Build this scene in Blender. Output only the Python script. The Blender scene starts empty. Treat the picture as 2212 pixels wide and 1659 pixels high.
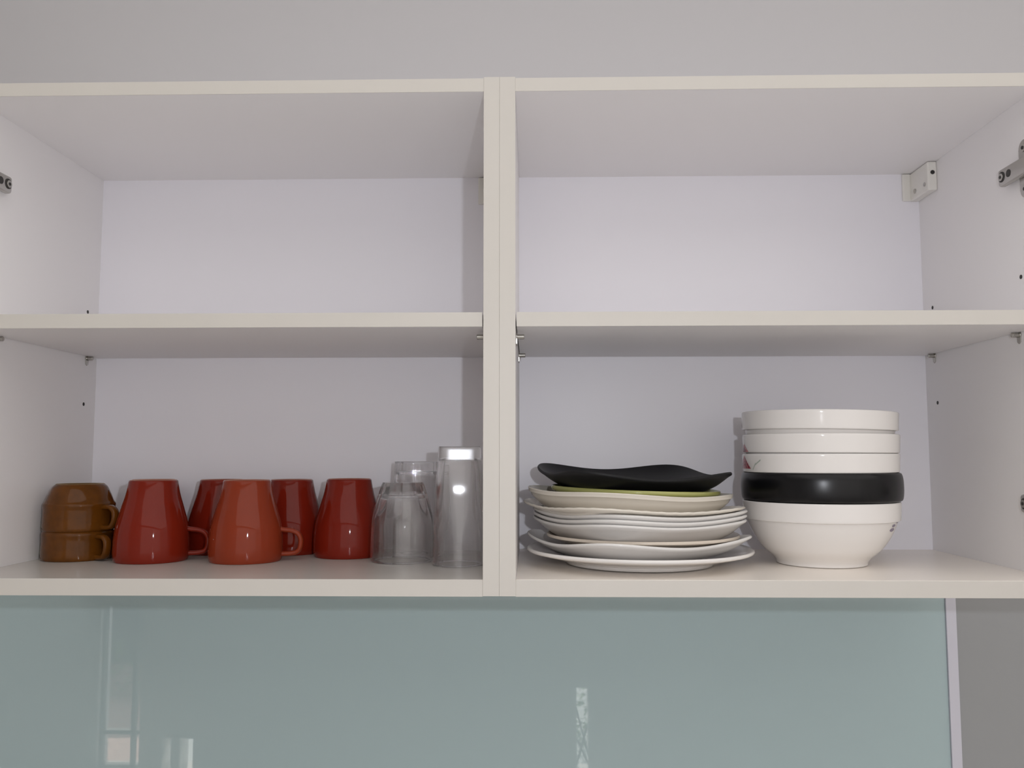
import bpy, bmesh, math, random
from mathutils import Vector, Matrix
random.seed(7)
S = bpy.context.scene
COL = S.collection

# ------------------------------------------------------------------ camera
cam = bpy.data.objects.new('camera', bpy.data.cameras.new('camera'))
COL.objects.link(cam)
cam.data.sensor_fit = 'HORIZONTAL'
cam.data.sensor_width = 36.0
cam.data.lens = 1850.0 / 2212.0 * 36.0
cam.data.clip_start = 0.02
FW = Vector((-0.02225891, 0.99637961, 0.08205008))
RT = Vector((0.999749159, 0.0223874886, -0.000647320368))
UP = Vector((0.00248187, -0.08201509, 0.996628))
M = Matrix.Identity(4)
for i in range(3):
    M[i][0] = RT[i]; M[i][1] = UP[i]; M[i][2] = -FW[i]
M[0][3], M[1][3], M[2][3] = 0.03542, -0.95191, 0.15523
cam.matrix_world = M
S.camera = cam

# ------------------------------------------------------------------ light and exposure
S.view_settings.view_transform = 'Standard'
S.view_settings.look = 'None'
S.view_settings.gamma = 1.0
S.view_settings.use_curve_mapping = False
S.view_settings.exposure = 0.08

world = bpy.data.worlds.new('sky')
S.world = world
world.use_nodes = True
world.node_tree.nodes['Background'].inputs[0].default_value = (0.75, 0.87, 1.0, 1)
world.node_tree.nodes['Background'].inputs[1].default_value = 3.0


def lamp(name, kind, loc, look, power, color, **kw):
    d = bpy.data.lights.new(name, kind)
    o = bpy.data.objects.new(name, d)
    COL.objects.link(o)
    o.location = loc
    o.rotation_euler = Vector(look).to_track_quat('-Z', 'Y').to_euler()
    d.energy = power
    d.color = color
    for k, v in kw.items():
        setattr(d, k, v)
    return o


# midday sun over the terrace behind the photographer
lamp('sun', 'SUN', (-2, -8, 6), (0.25, 0.75, -0.8), 20.0, (1.0, 0.95, 0.86), angle=0.01)
# the flash of the phone that took the picture
lamp('phone_flash', 'POINT', (0.133, -0.952, 0.213), (0, 1, 0), 8.5, (0.90, 0.93, 1.0),
     shadow_soft_size=0.009)
# added soft room fill: wide unseen panels below the ceiling and before the opposite wall
lamp('ceiling_fill', 'AREA', (0.95, -1.28, 1.12), (0, 0, -1), 23.0, (1.0, 0.965, 0.93),
     shape='RECTANGLE', size=4.0, size_y=2.8)
lamp('opposite_wall_fill', 'AREA', (1.0, -2.84, 0.22), (0, 1, 0.0), 8.5, (1.0, 0.965, 0.94),
     shape='RECTANGLE', size=3.9, size_y=1.6)
S.cycles.max_bounces = 24
S.cycles.transmission_bounces = 24
S.cycles.diffuse_bounces = 6


# ------------------------------------------------------------------ materials
def mat(name, color, rough=0.5, metal=0.0, spec=0.5, coat=0.0, trans=0.0, ior=1.5, bump=None, var=None):
    m = bpy.data.materials.new(name)
    m.use_nodes = True
    nt = m.node_tree
    b = nt.nodes['Principled BSDF']
    b.inputs['Base Color'].default_value = (*color, 1)
    b.inputs['Roughness'].default_value = rough
    b.inputs['Metallic'].default_value = metal
    b.inputs['Specular IOR Level'].default_value = spec
    b.inputs['Coat Weight'].default_value = coat
    b.inputs['Coat Roughness'].default_value = 0.04
    b.inputs['Transmission Weight'].default_value = trans
    b.inputs['IOR'].default_value = ior
    tc = nt.nodes.new('ShaderNodeTexCoord')
    if var:                                   # (scale, amount): mottled tone
        n = nt.nodes.new('ShaderNodeTexNoise')
        n.inputs['Scale'].default_value = var[0]
        n.inputs['Detail'].default_value = 4
        nt.links.new(tc.outputs['Object'], n.inputs['Vector'])
        mx = nt.nodes.new('ShaderNodeMix')
        mx.data_type = 'RGBA'
        mx.inputs[6].default_value = (*[c * (1 - var[1]) for c in color], 1)
        mx.inputs[7].default_value = (*[min(1, c * (1 + var[1])) for c in color], 1)
        nt.links.new(n.outputs['Fac'], mx.inputs[0])
        nt.links.new(mx.outputs[2], b.inputs['Base Color'])
    if bump:                                  # (scale, strength, distance)
        n = nt.nodes.new('ShaderNodeTexNoise')
        n.inputs['Scale'].default_value = bump[0]
        n.inputs['Detail'].default_value = 3
        nt.links.new(tc.outputs['Object'], n.inputs['Vector'])
        bp = nt.nodes.new('ShaderNodeBump')
        bp.inputs['Strength'].default_value = bump[1]
        bp.inputs['Distance'].default_value = bump[2]
        nt.links.new(n.outputs['Fac'], bp.inputs['Height'])
        nt.links.new(bp.outputs['Normal'], b.inputs['Normal'])
    return m


LAM = mat('white_laminate', (0.86, 0.84, 0.84), 0.42, spec=0.35, bump=(900, 0.05, 0.0003))
BACK = mat('cool_white_backboard', (0.87, 0.855, 0.90), 0.38, spec=0.45, bump=(700, 0.06, 0.0003))
SHELFTOP = mat('pale_shelf_laminate', (0.93, 0.87, 0.80), 0.28, spec=0.45, var=(9, 0.04))  # paler of the two shelf tops, slightly mottled
SHELFTOPL = mat('dark_shaded_laminate', (0.57, 0.545, 0.505), 0.22, spec=0.5, var=(9, 0.06))  # darker than the right shelf; mugs' shading and reflections partly put into colour
EDGE = mat('cream_edge_band', (0.63, 0.60, 0.555), 0.45, spec=0.35, var=(14, 0.03))
PAINT = mat('pale_wall_paint', (0.53, 0.52, 0.535), 0.7, spec=0.25, bump=(420, 0.06, 0.0006))
GREYPAINT = mat('grey_wall_paint', (0.33, 0.335, 0.34), 0.6, spec=0.3, bump=(300, 0.08, 0.0006))
ROOM = mat('room_wall_paint', (0.82, 0.80, 0.78), 0.8, spec=0.2)
CEIL = mat('ceiling_paint', (0.80, 0.80, 0.79), 0.85, spec=0.2)
FLOOR = mat('floor_tile', (0.74, 0.71, 0.68), 0.35, spec=0.4, var=(3, 0.06))
TEAL = mat('teal_back_painted_glass', (0.42, 0.525, 0.54), 0.015, spec=0.55, ior=1.5, var=(1.3, 0.03))
STRIP = mat('pale_plastic_strip', (0.62, 0.61, 0.68), 0.4)
NICKEL = mat('nickel', (0.50, 0.485, 0.45), 0.26, metal=1.0)
STEELDARK = mat('dark_recess', (0.03, 0.027, 0.025), 0.6)
PLASTIC = mat('white_plastic', (0.80, 0.78, 0.73), 0.35)
FOOT = mat('unglazed_foot', (0.50, 0.27, 0.20), 0.7)
TERRA = mat('terracotta_glaze', (0.190, 0.0150, 0.0060), 0.05, spec=0.27, var=(22, 0.10))
TERRADARK = mat('brick_red_glaze', (0.185, 0.0125, 0.0050), 0.05, spec=0.27, var=(22, 0.10))
ORANGE = mat('orange_brown_glaze', (0.245, 0.035, 0.0130), 0.05, spec=0.27, var=(22, 0.10))
BROWN = mat('olive_brown_glaze', (0.110, 0.036, 0.004), 0.07, spec=0.25, var=(70, 0.45))
OLIVE = mat('olive_glaze_run', (0.22, 0.17, 0.045), 0.12, spec=0.5, coat=0.2)
PORC = mat('white_porcelain', (0.82, 0.79, 0.765), 0.07, spec=0.45)
PORCGREY = mat('grey_white_porcelain', (0.74, 0.72, 0.70), 0.14, spec=0.45)
CREAM = mat('cream_stoneware', (0.74, 0.69, 0.61), 0.14, spec=0.45)
TAUPE = mat('taupe_stoneware', (0.66, 0.58, 0.49), 0.14, spec=0.45)
LIME = mat('lime_green_glaze', (0.40, 0.40, 0.135), 0.12, spec=0.5, coat=0.1)
BLACKMATT = mat('matt_black_stoneware', (0.007, 0.007, 0.008), 0.48, spec=0.28)
BLACKSAT = mat('satin_black_stoneware', (0.004, 0.004, 0.005), 0.27, spec=0.35)
GLASS = mat('clear_glass', (1.0, 1.0, 1.0), 0.0, trans=1.0, ior=1.38, coat=0.6)
GLASSTALL = mat('clear_glass_tall', (1.0, 1.0, 1.0), 0.0, trans=1.0, ior=1.38, coat=1.0)
GLASSTALL.node_tree.nodes['Principled BSDF'].inputs['Coat Roughness'].default_value = 0.20
for _m in (GLASS, GLASSTALL):
  _nt = _m.node_tree
  _mx = _nt.nodes.new('ShaderNodeMixShader')
  _mx.inputs[0].default_value = 0.14
  _t = _nt.nodes.new('ShaderNodeBsdfTransparent')
  _nt.links.new(_nt.nodes['Principled BSDF'].outputs[0], _mx.inputs[1])
  _nt.links.new(_t.outputs[0], _mx.inputs[2])
  _nt.links.new(_mx.outputs[0], _nt.nodes['Material Output'].inputs[0])
RED = mat('red_print', (0.45, 0.10, 0.12), 0.2)
REDDARK = mat('dark_red_print', (0.20, 0.01, 0.03), 0.2)
GREYGREEN = mat('grey_green_print', (0.45, 0.50, 0.44), 0.2)
PURPLE = mat('purple_grey_print', (0.26, 0.22, 0.30), 0.2)
FRAME = mat('door_frame_paint', (0.10, 0.09, 0.085), 0.5)
TERRACE = mat('pink_terrace_paving', (0.62, 0.40, 0.34), 0.8, var=(5, 0.1))
PALECON = mat('pale_concrete', (0.55, 0.56, 0.55), 0.85, var=(6, 0.1))
LEAF = mat('hedge_leaf', (0.10, 0.16, 0.05), 0.6)
GARDEN = mat('garden_wall_paint', (0.06, 0.065, 0.07), 0.9)

PANE = bpy.data.materials.new('window_pane')
PANE.use_nodes = True
_nt = PANE.node_tree
_nt.nodes.clear()
_o = _nt.nodes.new('ShaderNodeOutputMaterial')
_mx = _nt.nodes.new('ShaderNodeMixShader')
_mx.inputs[0].default_value = 0.08
_t = _nt.nodes.new('ShaderNodeBsdfTransparent')
_g = _nt.nodes.new('ShaderNodeBsdfGlossy')
_g.inputs['Roughness'].default_value = 0.02
_nt.links.new(_t.outputs[0], _mx.inputs[1])
_nt.links.new(_g.outputs[0], _mx.inputs[2])
_nt.links.new(_mx.outputs[0], _o.inputs[0])


# ------------------------------------------------------------------ helpers
def link(name, me, m, parent=None, smooth=False):
    o = bpy.data.objects.new(name, me)
    COL.objects.link(o)
    if m is not None:
        me.materials.append(m)
    if parent is not None:
        o.parent = parent
    if smooth:
        for p in me.polygons:
            p.use_smooth = True
    return o


def obj(name, bm, m, parent=None, smooth=False):
    bmesh.ops.recalc_face_normals(bm, faces=bm.faces)
    me = bpy.data.meshes.new(name)
    bm.to_mesh(me)
    bm.free()
    return link(name, me, m, parent, smooth)


def pyobj(name, v, f, m, parent=None, smooth=True):
    me = bpy.data.meshes.new(name)
    me.from_pydata(v, [], f)
    me.validate()
    bm = bmesh.new()
    bm.from_mesh(me)
    bmesh.ops.recalc_face_normals(bm, faces=bm.faces)
    bm.to_mesh(me)
    bm.free()
    o = link(name, me, m, parent, smooth)
    if smooth:
        me.set_sharp_from_angle(angle=math.radians(50))
    return o


def thing(name, label, cat, loc=(0, 0, 0), group=None):
    o = bpy.data.objects.new(name, None)
    COL.objects.link(o)
    o.empty_display_size = 0.02
    o.location = loc
    o['label'] = label
    o['category'] = cat
    if group:
        o['group'] = group
    return o


def addbox(bm, x0, x1, y0, y1, z0, z1, bev=0.0, seg=2):
    r = bmesh.ops.create_cube(bm, size=1.0)
    vs = r['verts']
    for v in vs:
        v.co = Vector(((x0 + x1) / 2 + v.co.x * (x1 - x0), (y0 + y1) / 2 + v.co.y * (y1 - y0),
                       (z0 + z1) / 2 + v.co.z * (z1 - z0)))
    if bev > 0:
        es = list({e for v in vs for e in v.link_edges})
        bmesh.ops.bevel(bm, geom=es, offset=bev, segments=seg, affect='EDGES', profile=0.5)


def box(name, x0, x1, y0, y1, z0, z1, m, parent=None, bev=0.0, seg=2):
    bm = bmesh.new()
    addbox(bm, x0, x1, y0, y1, z0, z1, bev, seg)
    return obj(name, bm, m, parent)


def addcyl(bm, p, axis, r, h, seg=20, r2=None, bev=0.0):
    """cylinder from p along axis, height h"""
    q = Vector(axis).normalized().to_track_quat('Z', 'Y').to_matrix().to_4x4()
    mt = Matrix.Translation(Vector(p)) @ q @ Matrix.Translation((0, 0, h / 2))
    res = bmesh.ops.create_cone(bm, cap_ends=True, segments=seg, radius1=r, radius2=r if r2 is None else r2,
                                depth=h, matrix=mt)
    if bev > 0:
        es = [e for e in {e for v in res['verts'] for e in v.link_edges}
              if any(len(f.verts) > 4 for f in e.link_faces)]
        bmesh.ops.bevel(bm, geom=es, offset=bev, segments=2, affect='EDGES', profile=0.5)


def lathe(profile, seg=64, rad=None):
    """closed revolve of [(r,z)...]; rad(r, z, th, k) may reshape the radius"""
    V, F = [], []
    n = len(profile)
    for k, (r, z) in enumerate(profile):
        for j in range(seg):
            th = 2 * math.pi * j / seg
            rr = rad(r, z, th, k) if rad else r
            V.append((rr * math.cos(th), rr * math.sin(th), z))
    for k in range(n - 1):
        for j in range(seg):
            a, b = k * seg + j, k * seg + (j + 1) % seg
            F.append((a, b, b + seg, a + seg))
    for k in (0, n - 1):
        if profile[k][0] < 1e-5:
            continue
        c = len(V)
        V.append((0, 0, profile[k][1]))
        for j in range(seg):
            F.append((k * seg + j, k * seg + (j + 1) % seg, c))
    return V, F


def fine(pts, step=4):
    """Catmull-Rom through the points, so turned profiles read as curves"""
    out = []
    n = len(pts)
    for i in range(n - 1):
        p0 = pts[max(i - 1, 0)]; p1 = pts[i]; p2 = pts[i + 1]; p3 = pts[min(i + 2, n - 1)]
        for s in range(step):
            t = s / step
            out.append(tuple(0.5 * ((2 * b) + (-a + c) * t + (2 * a - 5 * b + 4 * c - d) * t * t
                                    + (-a + 3 * b - 3 * c + d) * t ** 3)
                             for a, b, c, d in zip(p0, p1, p2, p3)))
    out.append(pts[-1])
    return out


def sweep(path, w, t, seg=12):
    """strap swept along a path of (rho, z) lying in the plane y=0; w across the plane, t in it"""
    V, F = [], []
    n = len(path)
    for i, (x, z) in enumerate(path):
        a = path[max(i - 1, 0)]; b = path[min(i + 1, n - 1)]
        d = Vector((b[0] - a[0], 0, b[1] - a[1])).normalized()
        nn = Vector((-d.z, 0, d.x))
        for j in range(seg):
            th = 2 * math.pi * j / seg
            c, s = math.cos(th), math.sin(th)
            c = math.copysign(abs(c) ** 0.7, c); s = math.copysign(abs(s) ** 0.7, s)
            p = Vector((x, 0, z)) + nn * (t / 2 * c) + Vector((0, 1, 0)) * (w / 2 * s)
            V.append(tuple(p))
    for i in range(n - 1):
        for j in range(seg):
            a, b = i * seg + j, i * seg + (j + 1) % seg
            F.append((a, b, b + seg, a + seg))
    F.append(tuple(range(seg)))
    F.append(tuple(range((n - 1) * seg, n * seg)))
    return V, F


def place(o, loc, rot=0.0, tilt=0.0):
    o.matrix_world = Matrix.Translation(loc) @ Matrix.Rotation(tilt, 4, 'Y') @ Matrix.Rotation(rot, 4, 'Z')


def struct(o, label=None):
    o['kind'] = 'structure'
    if label:
        o['label'] = label
    return o


# ------------------------------------------------------------------ room shell
WY, SY = 0.3300, 0.3165          # wall plane behind the cabinets; face of the glass splashback
FZ, CZ = -1.45, 1.16
FY = -2.90                       # inner face of the opposite wall
struct(box('wall_back', -3.0, 3.0, WY, WY + 0.12, FZ, CZ, PAINT), 'pale grey painted wall above the cabinets')
struct(box('floor', -3.0, 3.0, FY - 0.12, WY + 0.12, FZ - 0.08, FZ, FLOOR))
struct(box('ceiling', -3.0, 3.0, FY - 0.12, WY + 0.12, CZ, CZ + 0.1, CEIL))
struct(box('wall_left', -3.1, -3.0, FY - 0.12, WY + 0.12, FZ, CZ, ROOM))
struct(box('wall_right', 3.0, 3.1, FY - 0.12, WY + 0.12, FZ, CZ, ROOM))
# opposite wall with its openings (seen only as reflections in the glass splashback)
holes = [(-2.20, -1.98, FZ, -0.62), (-1.93, -1.912, FZ, -1.295), (-1.86, -1.815, FZ, -1.295),
         (-1.77, -1.70, FZ, -1.295), (0.262, 0.322, FZ, -1.03)]
xs = sorted({-3.0, 3.0, *[h[0] for h in holes], *[h[1] for h in holes]})
zs = sorted({FZ, CZ, *[h[3] for h in holes]})
bm = bmesh.new()
for i in range(len(xs) - 1):
    for k in range(len(zs) - 1):
        xm, zm = (xs[i] + xs[i + 1]) / 2, (zs[k] + zs[k + 1]) / 2
        if not any(h[0] < xm < h[1] and h[2] < zm < h[3] for h in holes):
            addbox(bm, xs[i], xs[i + 1], FY - 0.12, FY, zs[k], zs[k + 1])
bmesh.ops.remove_doubles(bm, verts=bm.verts, dist=1e-5)
struct(obj('wall_front', bm, ROOM))
bm = bmesh.new()
for a in [(-2.205, -2.19, FZ, -0.62), (-1.99, -1.975, FZ, -0.62), (-2.205, -1.975, -0.635, -0.615),
          (-2.205, -1.975, FZ, FZ + 0.012), (-2.205, -1.975, -1.285, -1.265), (-2.038, -2.024, FZ, -0.62)]:
    addbox(bm, a[0], a[1], FY - 0.07, FY - 0.03, a[2], a[3])
d1 = struct(obj('door_1', bm, FRAME), 'dark framed glazed garden door')
box('pane', -2.19, -1.99, FY - 0.052, FY - 0.048, FZ + 0.012, -0.635, PANE, d1)
struct(box('ground_terrace', -4.0, -1.95, -5.2, FY - 0.12, FZ - 0.08, FZ - 0.02, TERRACE))
struct(box('ground_path', -1.95, 1.5, -6.2, FY - 0.12, FZ - 0.08, FZ - 0.02, PALECON))
struct(box('wall_garden', -4.0, -1.95, -5.3, -5.2, FZ - 0.08, 0.4, GARDEN))
bm = bmesh.new()
for i in range(900):
    x = random.uniform(-3.3, -2.05); y = random.uniform(-4.5, -4.15); z = FZ + random.uniform(0, 0.34)
    q = Matrix.Translation((x, y, z)) @ Matrix.Rotation(random.uniform(0, 6.28), 4, 'Z') @ \
        Matrix.Rotation(random.uniform(-1, 1), 4, 'X') @ Matrix.Scale(random.uniform(0.03, 0.055), 4)
    vs = [bm.verts.new(q @ Vector(p)) for p in ((-0.5, 0, 0), (0, -0.3, 0.08), (0.5, 0, 0), (0, 0.3, 0.08))]
    bm.faces.new(vs)
hd = obj('hedge', bm, LEAF)
hd['kind'] = 'stuff'
hd['label'] = 'low green garden hedge outside the glazed door'
hd['category'] = 'hedge'

box_ = box('trim_3', -2.2, 1.6, WY - 0.62, SY - 0.0005, -0.66, -0.62, ROOM)
struct(box_, 'white kitchen worktop below the splashback')

bm = bmesh.new()
for x0, z0, x1, z1 in ((0.255, -1.12, 0.335, -1.42), (0.255, -1.28, 0.330, -1.44), (0.330, -1.20, 0.262, -1.44)):
    d = Vector((x1 - x0, 0, z1 - z0))
    addcyl(bm, (x0, FY - 0.06, z0), d, 0.005, d.length, 8)
w1 = struct(obj('window_1', bm, FRAME), 'narrow low window slot with a lattice')
box('pane', 0.262, 0.322, FY - 0.092, FY - 0.088, FZ + 0.002, -1.032, PANE, w1)
bm = bmesh.new()
for i in range(420):
    q = Matrix.Translation((random.uniform(0.15, 0.55), random.uniform(-3.6, -3.3), FZ + random.uniform(0.0, 0.30))) @ \
        Matrix.Rotation(random.uniform(0, 6.28), 4, 'Z') @ Matrix.Rotation(random.uniform(-1, 1), 4, 'X') @ \
        Matrix.Scale(random.uniform(0.03, 0.05), 4)
    bm.faces.new([bm.verts.new(q @ Vector(p)) for p in ((-0.5, 0, 0), (0, -0.3, 0.08), (0.5, 0, 0), (0, 0.3, 0.08))])
sh = obj('shrub', bm, LEAF)
sh['kind'] = 'stuff'
sh['label'] = 'small garden shrub outside the narrow low window'
sh['category'] = 'shrub'

# splashback
sp = box('glass_splashback', -2.2, 0.6300, SY, SY + 0.006, -0.62, 0.05, TEAL, None, 0.0006)
sp['label'] = 'glossy pale teal glass splashback on the wall below both cabinets'
sp['category'] = 'splashback'
struct(box('trim_1', 0.6302, 0.6446, SY - 0.003, WY, -0.62, 0.05, STRIP, None, 0.0006),
       'pale vertical end strip beside the teal splashback')
struct(box('trim_2', 0.6448, 1.6, SY + 0.002, WY, -0.62, 0.05, GREYPAINT), 'grey wall panel right of the pale strip')

# ------------------------------------------------------------------ cabinets
T = 0.018
D = 0.3085
ZB, ZM0, ZM1, ZT0, ZT1 = 0.01847, 0.29886, 0.31524, 0.57109, 0.5868


def panel(name, x0, x1, y0, y1, z0, z1, root, m=LAM, edge=True, top=None):
    """board with a cream edge band on its front"""
    p = box(name, x0, x1, y0 + 0.0008, y1, z0, z1, m, root, 0.0004, 1)
    if edge:
        box('edge_band', x0, x1, y0, y0 + 0.0010, z0, z1, EDGE, p, 0.00025, 2)
    if top:
        box('shelf_surface', x0 + 0.0005, x1 - 0.0005, y0 + 0.0012, y1, z1 - 0.0002, z1 + 0.0003, top, p)  # thin sheet in the cabinet's shelf-top tone
    return p


def screw(p, axis, r, parent):
    bm = bmesh.new()
    addcyl(bm, p, axis, r, 0.0016, 16, bev=0.0004)
    o = obj('screw', bm, NICKEL, parent)
    return o


def dark_dot(name, p, axis, r, parent, h=0.0006):
    bm = bmesh.new()
    addcyl(bm, p, axis, r, h, 14)
    return obj(name, bm, STEELDARK, parent)


def bracket(root, xw):
    """hanging bracket against the right-hand side wall at x = xw"""
    zt, zb = ZT0 - 0.0006, 0.5290
    b = box('hanging_bracket', xw - 0.0135, xw, 0.2490, D, zb, zt, PLASTIC, root, 0.0022, 3)
    box('bracket_flange', xw - 0.0250, xw - 0.0130, 0.3040, D, zb + 0.0005, zt, PLASTIC, b, 0.0015, 2)
    bm = bmesh.new()
    addcyl(bm, (xw - 0.0066, 0.2488, zb + 0.0255), (0, -1, 0), 0.0030, 0.0005, 18)
    obj('adjusting_screw', bm, STEELDARK, b)
    bm = bmesh.new()
    addcyl(bm, (xw - 0.0138, 0.2590, zb + 0.0110), (-1, 0, 0), 0.0030, 0.0006, 16)
    obj('screw', bm, NICKEL, b)
    bm = bmesh.new()
    addcyl(bm, (xw - 0.0138, 0.2900, zb + 0.0110), (-1, 0, 0), 0.0034, 0.0008, 16, bev=0.0003)
    obj('screw', bm, NICKEL, b)
    return b


def pin(root, xw, sgn, y, z, m=NICKEL):
    """shelf support: peg into the wall at xw, spoon below; sgn = direction into the cabinet"""
    bm = bmesh.new()
    addcyl(bm, (xw, y, z), (sgn, 0, 0), 0.0029, 0.0095, 18, bev=0.0006)
    addcyl(bm, (xw, y, z), (sgn, 0, 0), 0.0046, 0.0015, 18, bev=0.0004)
    vs = []
    for dy, dz in ((-0.0042, 0.0), (0.0042, 0.0), (0.0030, -0.0085), (0.0, -0.0105), (-0.0030, -0.0085)):
        vs.append((dy, dz))
    a = [bm.verts.new((xw, y + p[0], z + p[1])) for p in vs]
    b = [bm.verts.new((xw + sgn * 0.0013, y + p[0], z + p[1])) for p in vs]
    n = len(vs)
    bm.faces.new(a); bm.faces.new(b)
    for i in range(n):
        bm.faces.new((a[i], a[(i + 1) % n], b[(i + 1) % n], b[i]))
    return obj('shelf_pin', bm, m, root)


def hinge(root, xw, sgn, yt, z):
    """concealed hinge on the side wall: cross plate, arm running forward, cam screws"""
    s = sgn
    bm = bmesh.new()                          # arm: narrow channel with a rounded rear end
    addbox(bm, min(xw + s * 0.003, xw + s * 0.0125), max(xw + s * 0.003, xw + s * 0.0125),
           yt - 0.062, yt, z - 0.0105, z + 0.0105, 0.0034, 3)
    h = obj('hinge', bm, NICKEL, root, True)
    h.data.set_sharp_from_angle(angle=math.radians(40))
    bm = bmesh.new()                          # cross mounting plate with two wings
    addbox(bm, min(xw, xw + s * 0.004), max(xw, xw + s * 0.004), yt - 0.052, yt - 0.030, z - 0.026, z + 0.026, 0.0018, 3)
    addcyl(bm, (xw, yt - 0.041, z + 0.024), (s, 0, 0), 0.0105, 0.0036, 24, bev=0.0006)
    addcyl(bm, (xw, yt - 0.041, z - 0.024), (s, 0, 0), 0.0105, 0.0036, 24, bev=0.0006)
    obj('mounting_plate', bm, NICKEL, h)
    for dz in (0.0245, -0.0245):
        screw((xw + s * 0.0034, yt - 0.041, z + dz), (s, 0, 0), 0.0052, h)
        dark_dot('screw_slot', (xw + s * 0.0049, yt - 0.041, z + dz), (s, 0, 0), 0.0021, h)
    dark_dot('cam_recess', (xw + s * 0.0123, yt - 0.0088, z), (s, 0, 0), 0.0064, h)
    bm = bmesh.new()
    addcyl(bm, (xw + s * 0.0125, yt - 0.0080, z), (s, 0, 0), 0.0046, 0.0014, 20, bev=0.0004)
    obj('screw', bm, NICKEL, h)
    dark_dot('screw_slot', (xw + s * 0.0137, yt - 0.0080, z), (s, 0, 0), 0.0019, h)
    dark_dot('cam_slot', (xw + s * 0.0123, yt - 0.0235, z), (s, 0, 0), 0.0046, h)
    return h


def cabinet(label, x0, x1, stop):
    """x0..x1 outer sides"""
    c = thing('wall_cabinet', label, 'cabinet', ((x0 + x1) / 2, 0.15, 0), 'open white wall cabinets')
    c.matrix_world = Matrix.Identity(4)
    for a, b in ((x0, x0 + T), (x1 - T, x1)):
        panel('side_panel', a, b, 0, D + 0.004, 0.0006, ZT1 + 0.0012, c)
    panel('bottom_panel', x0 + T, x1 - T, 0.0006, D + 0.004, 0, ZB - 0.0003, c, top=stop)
    panel('top_panel', x0 + T, x1 - T, 0.0006, D + 0.004, ZT0, ZT1, c)
    panel('shelf', x0 + T + 0.0012, x1 - T - 0.0012, 0.0030, D - 0.001, ZM0, ZM1, c)
    box('back_panel', x0 + T, x1 - T, D, D + 0.0035, ZB, ZT0, BACK, c)
    return c


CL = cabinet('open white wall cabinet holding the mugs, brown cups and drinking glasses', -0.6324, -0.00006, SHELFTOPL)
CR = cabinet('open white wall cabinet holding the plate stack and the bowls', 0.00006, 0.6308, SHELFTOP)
XLi, XRi = -0.6144, 0.6128
bracket(CL, -0.0182)
bracket(CR, XRi)
for y in (0.0655, 0.2790):
    pin(CR, XRi, -1, y, ZM0 - 0.0034)
    pin(CL, XLi, 1, y, ZM0 - 0.0034)
pin(CL, -0.0182, -1, 0.035, 0.2915)
for y in (0.035, 0.2230):
    pin(CR, 0.0182, 1, y, 0.2915)
hinge(CR, XRi, -1, 0.0735, 0.4865)
hinge(CR, XRi, -1, 0.0600, 0.0985)
hinge(CL, XLi, 1, 0.0650, 0.4850)
for y, z in ((0.2792, 0.3652), (0.2757, 0.2281), (0.0564, 0.3634)):
    dark_dot('peg_hole', (XRi + 0.0002, y, z), (-1, 0, 0), 0.0026, CR)
for y, z in ((0.2770, 0.3640), (0.2757, 0.2285)):
    dark_dot('peg_hole', (XLi - 0.0002, y, z), (1, 0, 0), 0.0026, CL)

ZS = ZB + 0.0003          # standing height on the bottom panels

# ------------------------------------------------------------------ mugs (all stand upside down)
MUG_OUT = [(0.0468, 0.0), (0.0482, 0.004), (0.0488, 0.011), (0.0486, 0.024), (0.0476, 0.036), (0.0456, 0.048),
           (0.0402, 0.0672), (0.0356, 0.0825), (0.0327, 0.0955), (0.0316, 0.1018)]
MUG_IN = [(0.0270, 0.0960), (0.0300, 0.0850), (0.0368, 0.0660), (0.0420, 0.0480), (0.0448, 0.0240), (0.0450, 0.0040),
          (0.0455, 0.0004)]
MUG_OUT = [(r * 0.956, z) for r, z in MUG_OUT]
MUG_IN = [(r * 0.95, z) for r, z in MUG_IN]
_mp = fine(MUG_OUT, 4)
MUG_PROFILE = _mp + [(0.0295, 0.1030), (0.0287, 0.1034), (0.0266, 0.1032), (0.0257, 0.1012), (0.0100, 0.1004), (0.0, 0.1004)]
MUG_INNER = fine([(0.0, 0.0962), (0.0180, 0.0962)] + MUG_IN, 3)
MUG_HANDLE = fine([(0.0430, 0.0400), (0.0490, 0.0388), (0.0575, 0.0378), (0.0652, 0.0345), (0.0692, 0.0285),
                   (0.0698, 0.0215), (0.0684, 0.0145), (0.0640, 0.0098), (0.0555, 0.0082), (0.0435, 0.0080)], 4)


def mug(label, x, y, ang, m, sc=1.0):
    t = thing('mug', label, 'mug', (x, y, ZS), 'upside-down mugs on the left shelf')
    prof = list(reversed(MUG_INNER))            # inner bottom .. rim, reversed so the shell closes at the rim
    pts = MUG_PROFILE[::-1] + MUG_INNER[::-1]
    V, F = lathe(MUG_PROFILE[::-1] + MUG_INNER[::-1], 72)
    b = pyobj('body', V, F, m, t)
    V, F = sweep(MUG_HANDLE, 0.0120, 0.0064)
    h = pyobj('handle', V, F, m, t)
    h.rotation_euler = (0, 0, ang)
    V, F = lathe([(0.0262, 0.1030), (0.0269, 0.1037), (0.0283, 0.1037), (0.0290, 0.1029)], 64)
    F = [f for f in F if len(f) == 4]
    pyobj('foot_ring', V, F, FOOT, t)
    t.scale = (sc, sc, sc)
    return t


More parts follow.
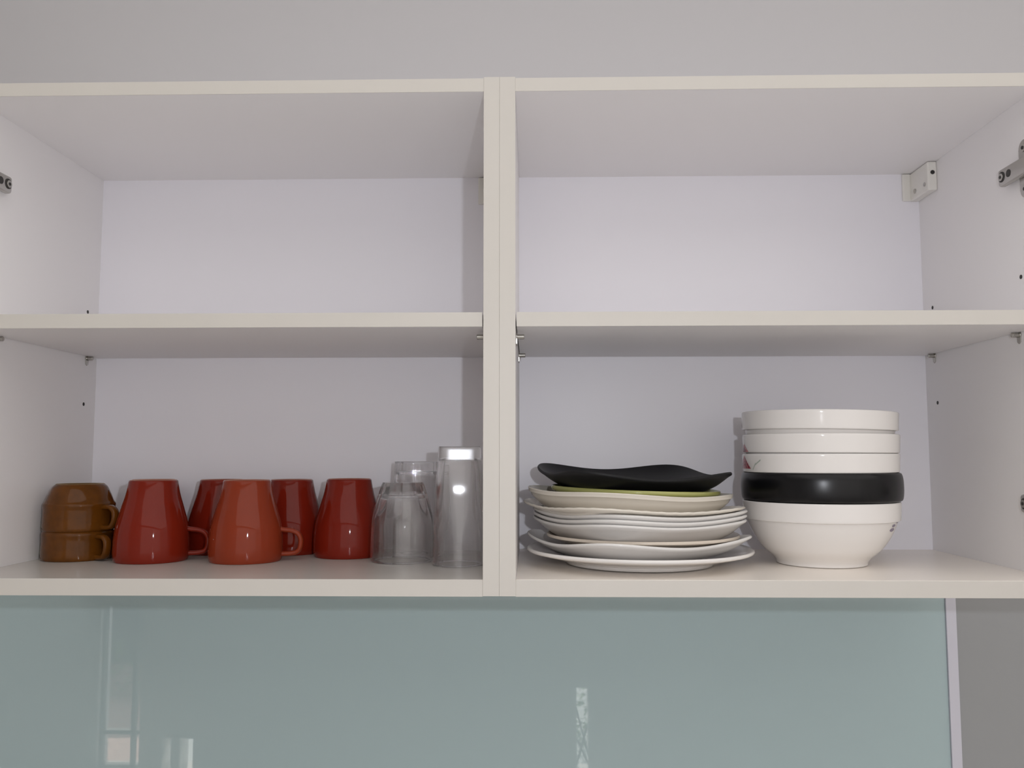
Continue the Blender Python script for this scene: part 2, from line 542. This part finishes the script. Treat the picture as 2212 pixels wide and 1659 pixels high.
R_ = math.radians
mug('terracotta mug upside down in the front row, next to the brown cups', -0.4591, 0.1660, R_(14), TERRA)
mug('lighter orange-brown mug upside down in the front row, its handle toward the glasses', -0.3350, 0.1645, R_(8), ORANGE)
mug('dark red mug hidden directly behind the front terracotta mug, only its foot showing', -0.5000, 0.2585, R_(147), TERRADARK, 0.98)
mug('dark red mug in the back row, seen between the two front mugs', -0.4025, 0.2585, R_(147), TERRADARK, 0.98)
mug('dark red mug in the back row, behind the handle of the orange-brown mug', -0.3030, 0.2585, R_(147), TERRADARK, 0.98)
mug('brick red mug upside down without visible handle, left of the short tumbler', -0.2135, 0.2210, R_(80), TERRADARK)

# ------------------------------------------------------------------ stacked brown cups (upside down)
CUP_OUT = [(0.0472, 0.0), (0.0484, 0.003), (0.0482, 0.012), (0.0478, 0.026), (0.0486, 0.0325), (0.0480, 0.0350),
           (0.0455, 0.0385), (0.0415, 0.0475), (0.0372, 0.0560), (0.0340, 0.0592)]
CUP_IN = [(0.0, 0.0545), (0.0290, 0.0545), (0.0365, 0.0480), (0.0435, 0.0330), (0.0455, 0.0200), (0.0462, 0.0010)]
CUP_OUT = [(r * 0.905, z) for r, z in CUP_OUT]
CUP_IN = [(r * 0.905, z) for r, z in CUP_IN]
CUP_PROFILE = fine(CUP_OUT, 4) + [(0.0299, 0.0600), (0.0288, 0.0602), (0.0268, 0.0600), (0.0257, 0.0580), (0.0, 0.0575)]
CUP_HANDLE = fine([(0.0410, 0.0305), (0.0480, 0.0308), (0.0570, 0.0300), (0.0628, 0.0250), (0.0637, 0.0175),
                   (0.0612, 0.0090), (0.0550, 0.0046), (0.0410, 0.0042)], 4)


def cup(label, x, y, z, ang):
    t = thing('coffee_cup', label, 'cup', (x, y, z), 'stacked brown coffee cups')
    V, F = lathe(CUP_PROFILE[::-1] + fine(CUP_IN, 3)[::-1], 72)
    pyobj('body', V, F, BROWN, t)
    V, F = sweep(CUP_HANDLE, 0.0100, 0.0064)
    h = pyobj('handle', V, F, BROWN, t)
    h.rotation_euler = (0, 0, ang)
    V, F = lathe([(0.0257, 0.0599), (0.0268, 0.0606), (0.0288, 0.0607), (0.0299, 0.0600)], 64)
    F = [f for f in F if len(f) == 4]
    pyobj('foot_ring', V, F, FOOT_OLIVE, t)
    return t


FOOT_OLIVE = mat('olive_foot', (0.23, 0.15, 0.06), 0.5)


def patch(name, prof, a0, a1, zfun0, zfun1, m, parent, n=12, k=4, off=0.0003):
    """thin printed or glazed patch lying on a turned surface; prof = [(z, r)] ascending in z"""
    def rad(z):
        for (z0, r0), (z1, r1) in zip(prof, prof[1:]):
            if z0 <= z <= z1:
                return r0 + (r1 - r0) * (z - z0) / max(z1 - z0, 1e-9)
        return prof[-1][1] if z > prof[-1][0] else prof[0][1]
    V, F = [], []
    for i in range(n + 1):
        u = i / n
        a = a0 + (a1 - a0) * u
        for j in range(k + 1):
            z = zfun0(u) + (zfun1(u) - zfun0(u)) * j / k
            r = rad(z) + off
            V.append((r * math.cos(a), r * math.sin(a), z))
    for i in range(n):
        for j in range(k):
            a = i * (k + 1) + j
            F.append((a, a + 1, a + k + 2, a + k + 1))
    return pyobj(name, V, F, m, parent)


CX, CY = -0.5655, 0.1840
lowc = cup('lower brown coffee cup of the stack, standing rim down on the shelf', CX - 0.0005, CY, ZS, R_(-30))
topc = cup('upper brown coffee cup, upside down on top of the other brown cup', CX, CY, ZS + 0.0376, R_(-21))
cz = [(z, r) for r, z in CUP_OUT]
for c, zz in ((lowc, 0.031), (topc, 0.012)):
    patch('glaze_run', cz, R_(165), R_(222), lambda u: 0.0022, lambda u, zz=zz: 0.0022 + zz * (1 - u) ** 1.5 + 0.0005,
          OLIVE, c, 14, 4)


# ------------------------------------------------------------------ drinking glasses (upside down)
def tumbler(label, x, y, out, inner, rot, flutes=0, famp=0.0, fz=(0, 1), sq=None, m=None):
    t = thing('drinking_glass', label, 'glass', (x, y, ZS + 0.0006), 'upside-down drinking glasses')
    po = fine(out, 5)
    pi = fine(inner, 4)
    nout = len(po)
    H = out[-1][1]

    def rad(r, z, th, k):
        if sq:                                        # square-ish plan toward the base, round at the rim
            f = max(0.0, min(1.0, (z - 0.25 * H) / (0.6 * H)))
            n = 2 + (sq - 2) * f
            if k < len(pi):
                n = 2 + (sq - 2) * 0.5 * f
            e = (abs(math.cos(th)) ** n + abs(math.sin(th)) ** n) ** (-1.0 / n)
            r *= e if k >= len(pi) else 1 + (e - 1) * 0.9
        if flutes and k >= len(pi):
            f = max(0.0, min(1.0, (z - fz[0]) / (fz[1] - fz[0])))
            f = f * f * (3 - 2 * f)
            r *= 1 - famp * f * (0.5 - 0.5 * abs(math.cos(flutes * th / 2.0)) * 2 + 0.5)
        return r
    V, F = lathe(pi + po, 120, rad)
    b = pyobj('tumbler_wall', V, F, GLASS, t)
    if m:                                             # flat faces of the solid base catch the flash
        b.data.materials.append(m)
        for p in b.data.polygons:
            if p.center.z > H * 0.868 and p.center.to_2d().length > 0.022:
                p.material_index = 1
    t.rotation_euler = (0, 0, rot)
    return t


tumbler('short flared glass tumbler upside down, beside the brick red mug', -0.1313, 0.1645,
        [(0.0400, 0.0006), (0.0410, 0.0030), (0.0408, 0.0230), (0.0394, 0.0520), (0.0354, 0.0715), (0.0304, 0.0880),
         (0.0278, 0.0960), (0.0262, 0.0992), (0.0240, 0.1000), (0.0, 0.0996)],
        [(0.0, 0.0835), (0.0180, 0.0835), (0.0262, 0.0815), (0.0300, 0.0760), (0.0372, 0.0510), (0.0386, 0.0230), (0.0390, 0.0016),
         (0.0394, 0.0003)],
        R_(9), 10, 0.07, (0.040, 0.075))
tumbler('medium clear glass upside down behind the short tumbler', -0.1240, 0.2450,
        [(0.0330, 0.0006), (0.0337, 0.0030), (0.0333, 0.0300), (0.0322, 0.0800), (0.0310, 0.1150), (0.0302, 0.1235),
         (0.0285, 0.1265), (0.0, 0.1262)],
        [(0.0, 0.1130), (0.0220, 0.1130), (0.0272, 0.1100), (0.0290, 0.1020), (0.0308, 0.0500), (0.0315, 0.0040), (0.0322, 0.0003)],
        R_(5), 14, 0.05, (0.070, 0.110))
tumbler('tallest clear glass upside down, next to the centre divider', -0.0550, 0.1270,
        [(0.0326, 0.0006), (0.0334, 0.0030), (0.0330, 0.0250), (0.0308, 0.0800), (0.0276, 0.1240), (0.0268, 0.1285),
         (0.02655, 0.1360), (0.0263, 0.1435), (0.0256, 0.1453), (0.0236, 0.1460), (0.0, 0.1457)],
        [(0.0, 0.1315), (0.0170, 0.1315), (0.0225, 0.1290), (0.0248, 0.1220), (0.0284, 0.0750), (0.0308, 0.0200), (0.0315, 0.0030),
         (0.0321, 0.0003)],
        R_(7.5), 0, 0, (0, 1), 8.0, GLASSTALL)


# ------------------------------------------------------------------ plate stack
def plate_mesh(a, n, zc_low, foot_r, zrim, rim_t, well_r, well_z, lift=0.0, pw=1.4, sag=0.0, seg=128, bead=0, wide=None,
               lip=None):
    """coupe plate; all heights from its own foot. n = superellipse exponent (2 = round). Returns V, F"""
    cmax = 2 ** (0.5 - 1.0 / n) if n > 2 else 1.0

    def R(th):
        return (abs(math.cos(th)) ** n + abs(math.sin(th)) ** n) ** (-1.0 / n)
    rings = []                                    # (radius fraction of the rim or absolute, z, rimweight)
    # top surface from the centre outward
    top = [(0.0, well_z, 0), (well_r * 0.5, well_z, 0), (well_r * 0.9, well_z + 0.0002, 0), (well_r, well_z + 0.0006, 0)]
    N = 9
    f0 = well_r / a
    ff = foot_r / a
    if wide:                                      # (fraction, z): shoulder of a broad flat rim
        for i in range(1, 4):
            u = i / 4
            top.append((a * (f0 + (wide[0] - f0) * u), well_z + (wide[1] - well_z) * u ** 1.3, 0.15 * u))
        for i in range(0, 6):
            u = i / 6
            top.append((a * (wide[0] + (1 - wide[0]) * u), wide[1] + (zrim - wide[1]) * u, 0.3 + 0.7 * u))
    else:
        for i in range(1, N):
            u = i / N
            top.append((a * (f0 + (1 - f0) * u), well_z + (zrim - well_z) * u ** pw, u ** 2))
    top.append((a * 0.992, zrim, 1.0))
    rim = [(a, zrim - rim_t * 0.18, 1.0), (a * 1.004, zrim - rim_t * 0.5, 1.0), (a, zrim - rim_t * 0.85, 1.0)]
    low = []
    if lip:
        rim += [(a * 0.996, zrim - lip, 1.0), (a * 0.982, zrim - lip - 0.0005, 0.97)]
    if wide:
        for i in range(0, 6):
            u = 1 - i / 5
            z = wide[1] + (zrim - wide[1]) * u - rim_t * 1.15
            low.append((a * (wide[0] + (0.985 - wide[0]) * u), z, 0.3 + 0.65 * u))
        low.append((foot_r * 1.02, min(0.004, wide[1] - 0.004), 0.0))
    else:
        zr = zrim - (lip or 0) - rim_t
        for i in range(N, 0, -1):
            u = i / (N + 0.6)
            low.append((a * (ff + (0.985 - ff) * u), 0.0022 + (zr - 0.0022) * u ** pw, u ** 2))
        low.append((foot_r * 1.03, 0.0020, 0))
    low += [(foot_r, 0.0004, 0), (foot_r * 0.985, 0.0, 0), (foot_r * 0.95, 0.0004, 0), (foot_r * 0.92, 0.0018, 0),
            (0.0, 0.0018, 0)]
    prof = top + rim + low
    V, F = [], []
    for k, (r, z, w) in enumerate(prof):
        for j in range(seg):
            th = 2 * math.pi * j / seg
            e = R(th)
            f = min(1.0, max(0.0, (r / a - 0.25) / 0.6))
            rr = r * (1 + (e - 1) * f)
            c = (e - 1) / (cmax - 1) if cmax > 1.001 else 0.0
            zz = z + w * (lift * c - sag * (1 - c))
            if bead and w > 0.35:
                zz += 0.00025 * math.sin(bead * th) * (0.5 + 0.5 * math.cos(k * 2.1))
            V.append((rr * math.cos(th), rr * math.sin(th), zz))
    n_ = len(prof)
    for k in range(n_ - 1):
        for j in range(seg):
            p, q = k * seg + j, k * seg + (j + 1) % seg
            F.append((p, q, q + seg, p + seg))
    return V, F


def plate(name, label, cx, cy, z, rot, tilt, m, **kw):
    V, F = plate_mesh(**kw)
    o = pyobj(name, V, F, m)
    o['label'] = label
    o['category'] = 'plate'
    o['group'] = 'plates stacked on the right shelf'
    place(o, (cx, cy, ZB + z), rot, tilt)
    return o


SQ = R_(-19 + 45)
plate('dinner_plate', 'large round white plate with broad flat rim, lowest of the stack', 0.1706, 0.1440, 0.0012, 0, R_(0.15), PORC,
      a=0.1405, n=2, zc_low=0, foot_r=0.092, zrim=0.0196, rim_t=0.0042, well_r=0.088, well_z=0.0052, wide=(0.72, 0.0105))
plate('square_plate', 'white square plate with upturned corners, second from the bottom', 0.1665, 0.1400, 0.0078, SQ, R_(-0.3), PORCGREY,
      a=0.1185, n=4, zc_low=0, foot_r=0.068, zrim=0.0236, rim_t=0.0036, well_r=0.066, well_z=0.0058, lift=0.0075, pw=1.7)
plate('round_plate', 'taupe round plate with thick edge inside the lower square plate', 0.1745, 0.1420, 0.0159, 0, 0, TAUPE,
      a=0.1195, n=2, zc_low=0, foot_r=0.060, zrim=0.0228, rim_t=0.0040, well_r=0.074, well_z=0.0050, pw=1.25)
for i, lb in enumerate(('lowest of three nested white square plates, above the taupe plate',
                        'middle one of three nested white square plates',
                        'topmost of three nested white square plates, under the cream relief plate')):
    plate('square_plate', lb, 0.1672 + 0.0005 * i, 0.1400, 0.0216 + 0.00575 * i, SQ + R_(0.8 * i - 0.8), R_(0.05), PORCGREY,
          a=0.1132, n=4, zc_low=0, foot_r=0.066, zrim=0.0320, rim_t=0.0034, well_r=0.064, well_z=0.0050, lift=0.0050, pw=1.55)
plate('relief_plate', 'cream plate with beaded relief rim, in the middle of the stack', 0.1600, 0.1420, 0.0428, SQ - R_(2), R_(0.95), CREAM,
      a=0.1205, n=3.6, zc_low=0, foot_r=0.058, zrim=0.0292, rim_t=0.0030, well_r=0.068, well_z=0.0048, lift=0.0044, pw=1.1, bead=44)
plate('deep_plate', 'deep cream-white plate with a lipped edge under the lime plate', 0.1570, 0.1440, 0.0508, R_(30), R_(1.9), CREAM,
      a=0.1175, n=2.7, zc_low=0, foot_r=0.072, zrim=0.0388, rim_t=0.0024, well_r=0.070, well_z=0.0050, lift=0.0030, pw=1.5, lip=0.0052)
plate('lime_plate', 'lime green plate showing between the black and cream plates', 0.1655, 0.1440, 0.0615, 0, R_(1.9), LIME,
      a=0.1058, n=2, zc_low=0, foot_r=0.062, zrim=0.0335, rim_t=0.0056, well_r=0.060, well_z=0.0050, pw=1.25)
bp = plate('black_plate', 'matt black square plate with raised corners on top of the stack', 0.1608, 0.1480, 0.0825, 0, 0, BLACKMATT,
           a=0.1092, n=4.0, zc_low=0, foot_r=0.070, zrim=0.0240, rim_t=0.0042, well_r=0.064, well_z=0.0080, lift=0.0082, pw=1.5)
bp.matrix_world = Matrix.Translation((0.1608, 0.1480, ZB + 0.0883)) @ Matrix.Rotation(R_(1.3), 4, 'Y') @ \
    Matrix.Rotation(R_(1.9), 4, 'X') @ Matrix.Rotation(R_(-32 + 45), 4, 'Z')

# ------------------------------------------------------------------ bowl stack
BOWL_OUT = [(0.0545, 0.0), (0.0570, 0.0006), (0.0578, 0.0040), (0.0618, 0.0090), (0.0700, 0.0155), (0.0762, 0.0215),
            (0.0842, 0.0325), (0.0900, 0.0430), (0.0938, 0.0520), (0.0947, 0.0548)]
BOWL_BAND = [(0.0955, 0.0553), (0.0978, 0.0558), (0.0984, 0.0568), (0.0987, 0.0600), (0.0992, 0.0720), (0.0994, 0.0768),
             (0.0988, 0.0782), (0.0975, 0.0785), (0.0964, 0.0778)]
BOWL_IN = [(0.0956, 0.0740), (0.0950, 0.0600), (0.0905, 0.0500), (0.0850, 0.0400), (0.0760, 0.0280), (0.0620, 0.0155),
           (0.0400, 0.0090), (0.0, 0.0075)]
KB = 0.952
BOWL_OUT, BOWL_BAND, BOWL_IN = [[(r * KB, z) for r, z in q] for q in (BOWL_OUT, BOWL_BAND, BOWL_IN)]
BOWL_PROFILE = [(0.0, 0.0030), (0.0457, 0.0030), (0.0486, 0.0004)] + fine(BOWL_OUT, 4) + fine(BOWL_BAND, 3) + fine(BOWL_IN, 4)
BP = [(z, r) for r, z in BOWL_OUT[1:] + BOWL_BAND[:6]]


def bowl(label, x, y, z, m, tilt=0.0, prof=None, foot=True):
    t = thing('bowl', label, 'bowl', (x, y, z), 'bowls stacked on the right shelf')
    place(t, (x, y, z), 0, tilt)
    V, F = lathe(prof or BOWL_PROFILE, 112)
    pyobj('bowl_body', V, F, m, t)
    return t


BX, BY = 0.4015, 0.1500
b1 = bowl('white bowl with full side visible, at the bottom of the bowl stack', BX - 0.0008, BY, ZS, PORC)
BLK = fine([(0.0, 0.0005), (0.0420, 0.0005), (0.0520, 0.0040), (0.0700, 0.0150), (0.0860, 0.0270), (0.0930, 0.0345)], 3) + \
    fine([(0.0955, 0.0362), (0.0985, 0.0364), (0.1008, 0.0390), (0.1019, 0.0470), (0.1020, 0.0560), (0.1014, 0.0640),
          (0.1000, 0.0690), (0.0985, 0.0706), (0.0968, 0.0708), (0.0955, 0.0700)], 4) + \
    fine([(0.0948, 0.0660), (0.0900, 0.0480), (0.0810, 0.0280), (0.0660, 0.0140), (0.0400, 0.0060), (0.0, 0.0050)], 4)
BLK = [(r * KB, z) for r, z in BLK]
bowl('black bowl between the white bowls of the stack', BX + 0.0002, BY, ZS + 0.0430, BLACKSAT, 0.0, BLK)
b4 = bowl('white bowl with red checked print resting in the black bowl', BX, BY, ZS + 0.0587, PORC, R_(-0.1))
b5 = bowl('white bowl, second from the top of the bowl stack', BX + 0.0003, BY, ZS + 0.0826, PORC, R_(0.3))
b6 = bowl('topmost white bowl of the stack, slightly tilted', BX - 0.0012, BY, ZS + 0.1105, PORC, R_(1.0))


def red_print(b, z0, z1, a0=R_(166), a1=R_(193)):
    apex = 0.55
    tri = lambda u: z0 + (z1 - z0) * (u / apex if u < apex else (1 - u) / (1 - apex))
    p = patch('printed_motif', BP, a0, a1, lambda u: z0, tri, RED, b, 20, 6)
    n = 0
    for r in range(4):
        for c in range(5):
            u = 0.12 + c * 0.19 + (r % 2) * 0.095
            zc = z0 + (z1 - z0) * (0.12 + 0.2 * r)
            if u < 0.95 and zc + 0.002 < tri(u):
                h = 0.0021
                patch('printed_check', BP, a0 + (a1 - a0) * (u - 0.06), a0 + (a1 - a0) * (u + 0.06),
                      lambda s, zc=zc: zc - h * (1 - abs(2 * s - 1)), lambda s, zc=zc: zc + h * (1 - abs(2 * s - 1)),
                      REDDARK, p, 4, 2, 0.0005)
    return p


red_print(b4, 0.0600, 0.0765)
patch('printed_scroll', BP, R_(199), R_(206), lambda u: 0.0640 + 0.006 * u, lambda u: 0.0655 + 0.0065 * u, GREYGREEN, b4, 8, 2)
patch('printed_scroll', BP, R_(196), R_(200), lambda u: 0.0580 + 0.008 * u, lambda u: 0.0600 + 0.008 * u, GREYGREEN, b4, 8, 2)
red_print(b5, 0.0565, 0.0668, R_(166), R_(188))
patch('printed_motif', BP, R_(160), R_(172), lambda u: 0.0585, lambda u: 0.066 - 0.005 * abs(2 * u - 1), RED, b6, 8, 3)
for a0, a1, z0, z1 in ((-36, -30, 0.0535, 0.0556), (-44, -37, 0.0495, 0.0530), (-46, -36, 0.0440, 0.0485)):
    patch('printed_motif', BP, R_(a0), R_(a1), lambda u, z0=z0, z1=z1: (z0 + z1) / 2 - (z1 - z0) / 2 * math.sin(math.pi * u) ** 0.5,
          lambda u, z0=z0, z1=z1: (z0 + z1) / 2 + (z1 - z0) / 2 * math.sin(math.pi * u) ** 0.5, PURPLE, b1, 8, 3)
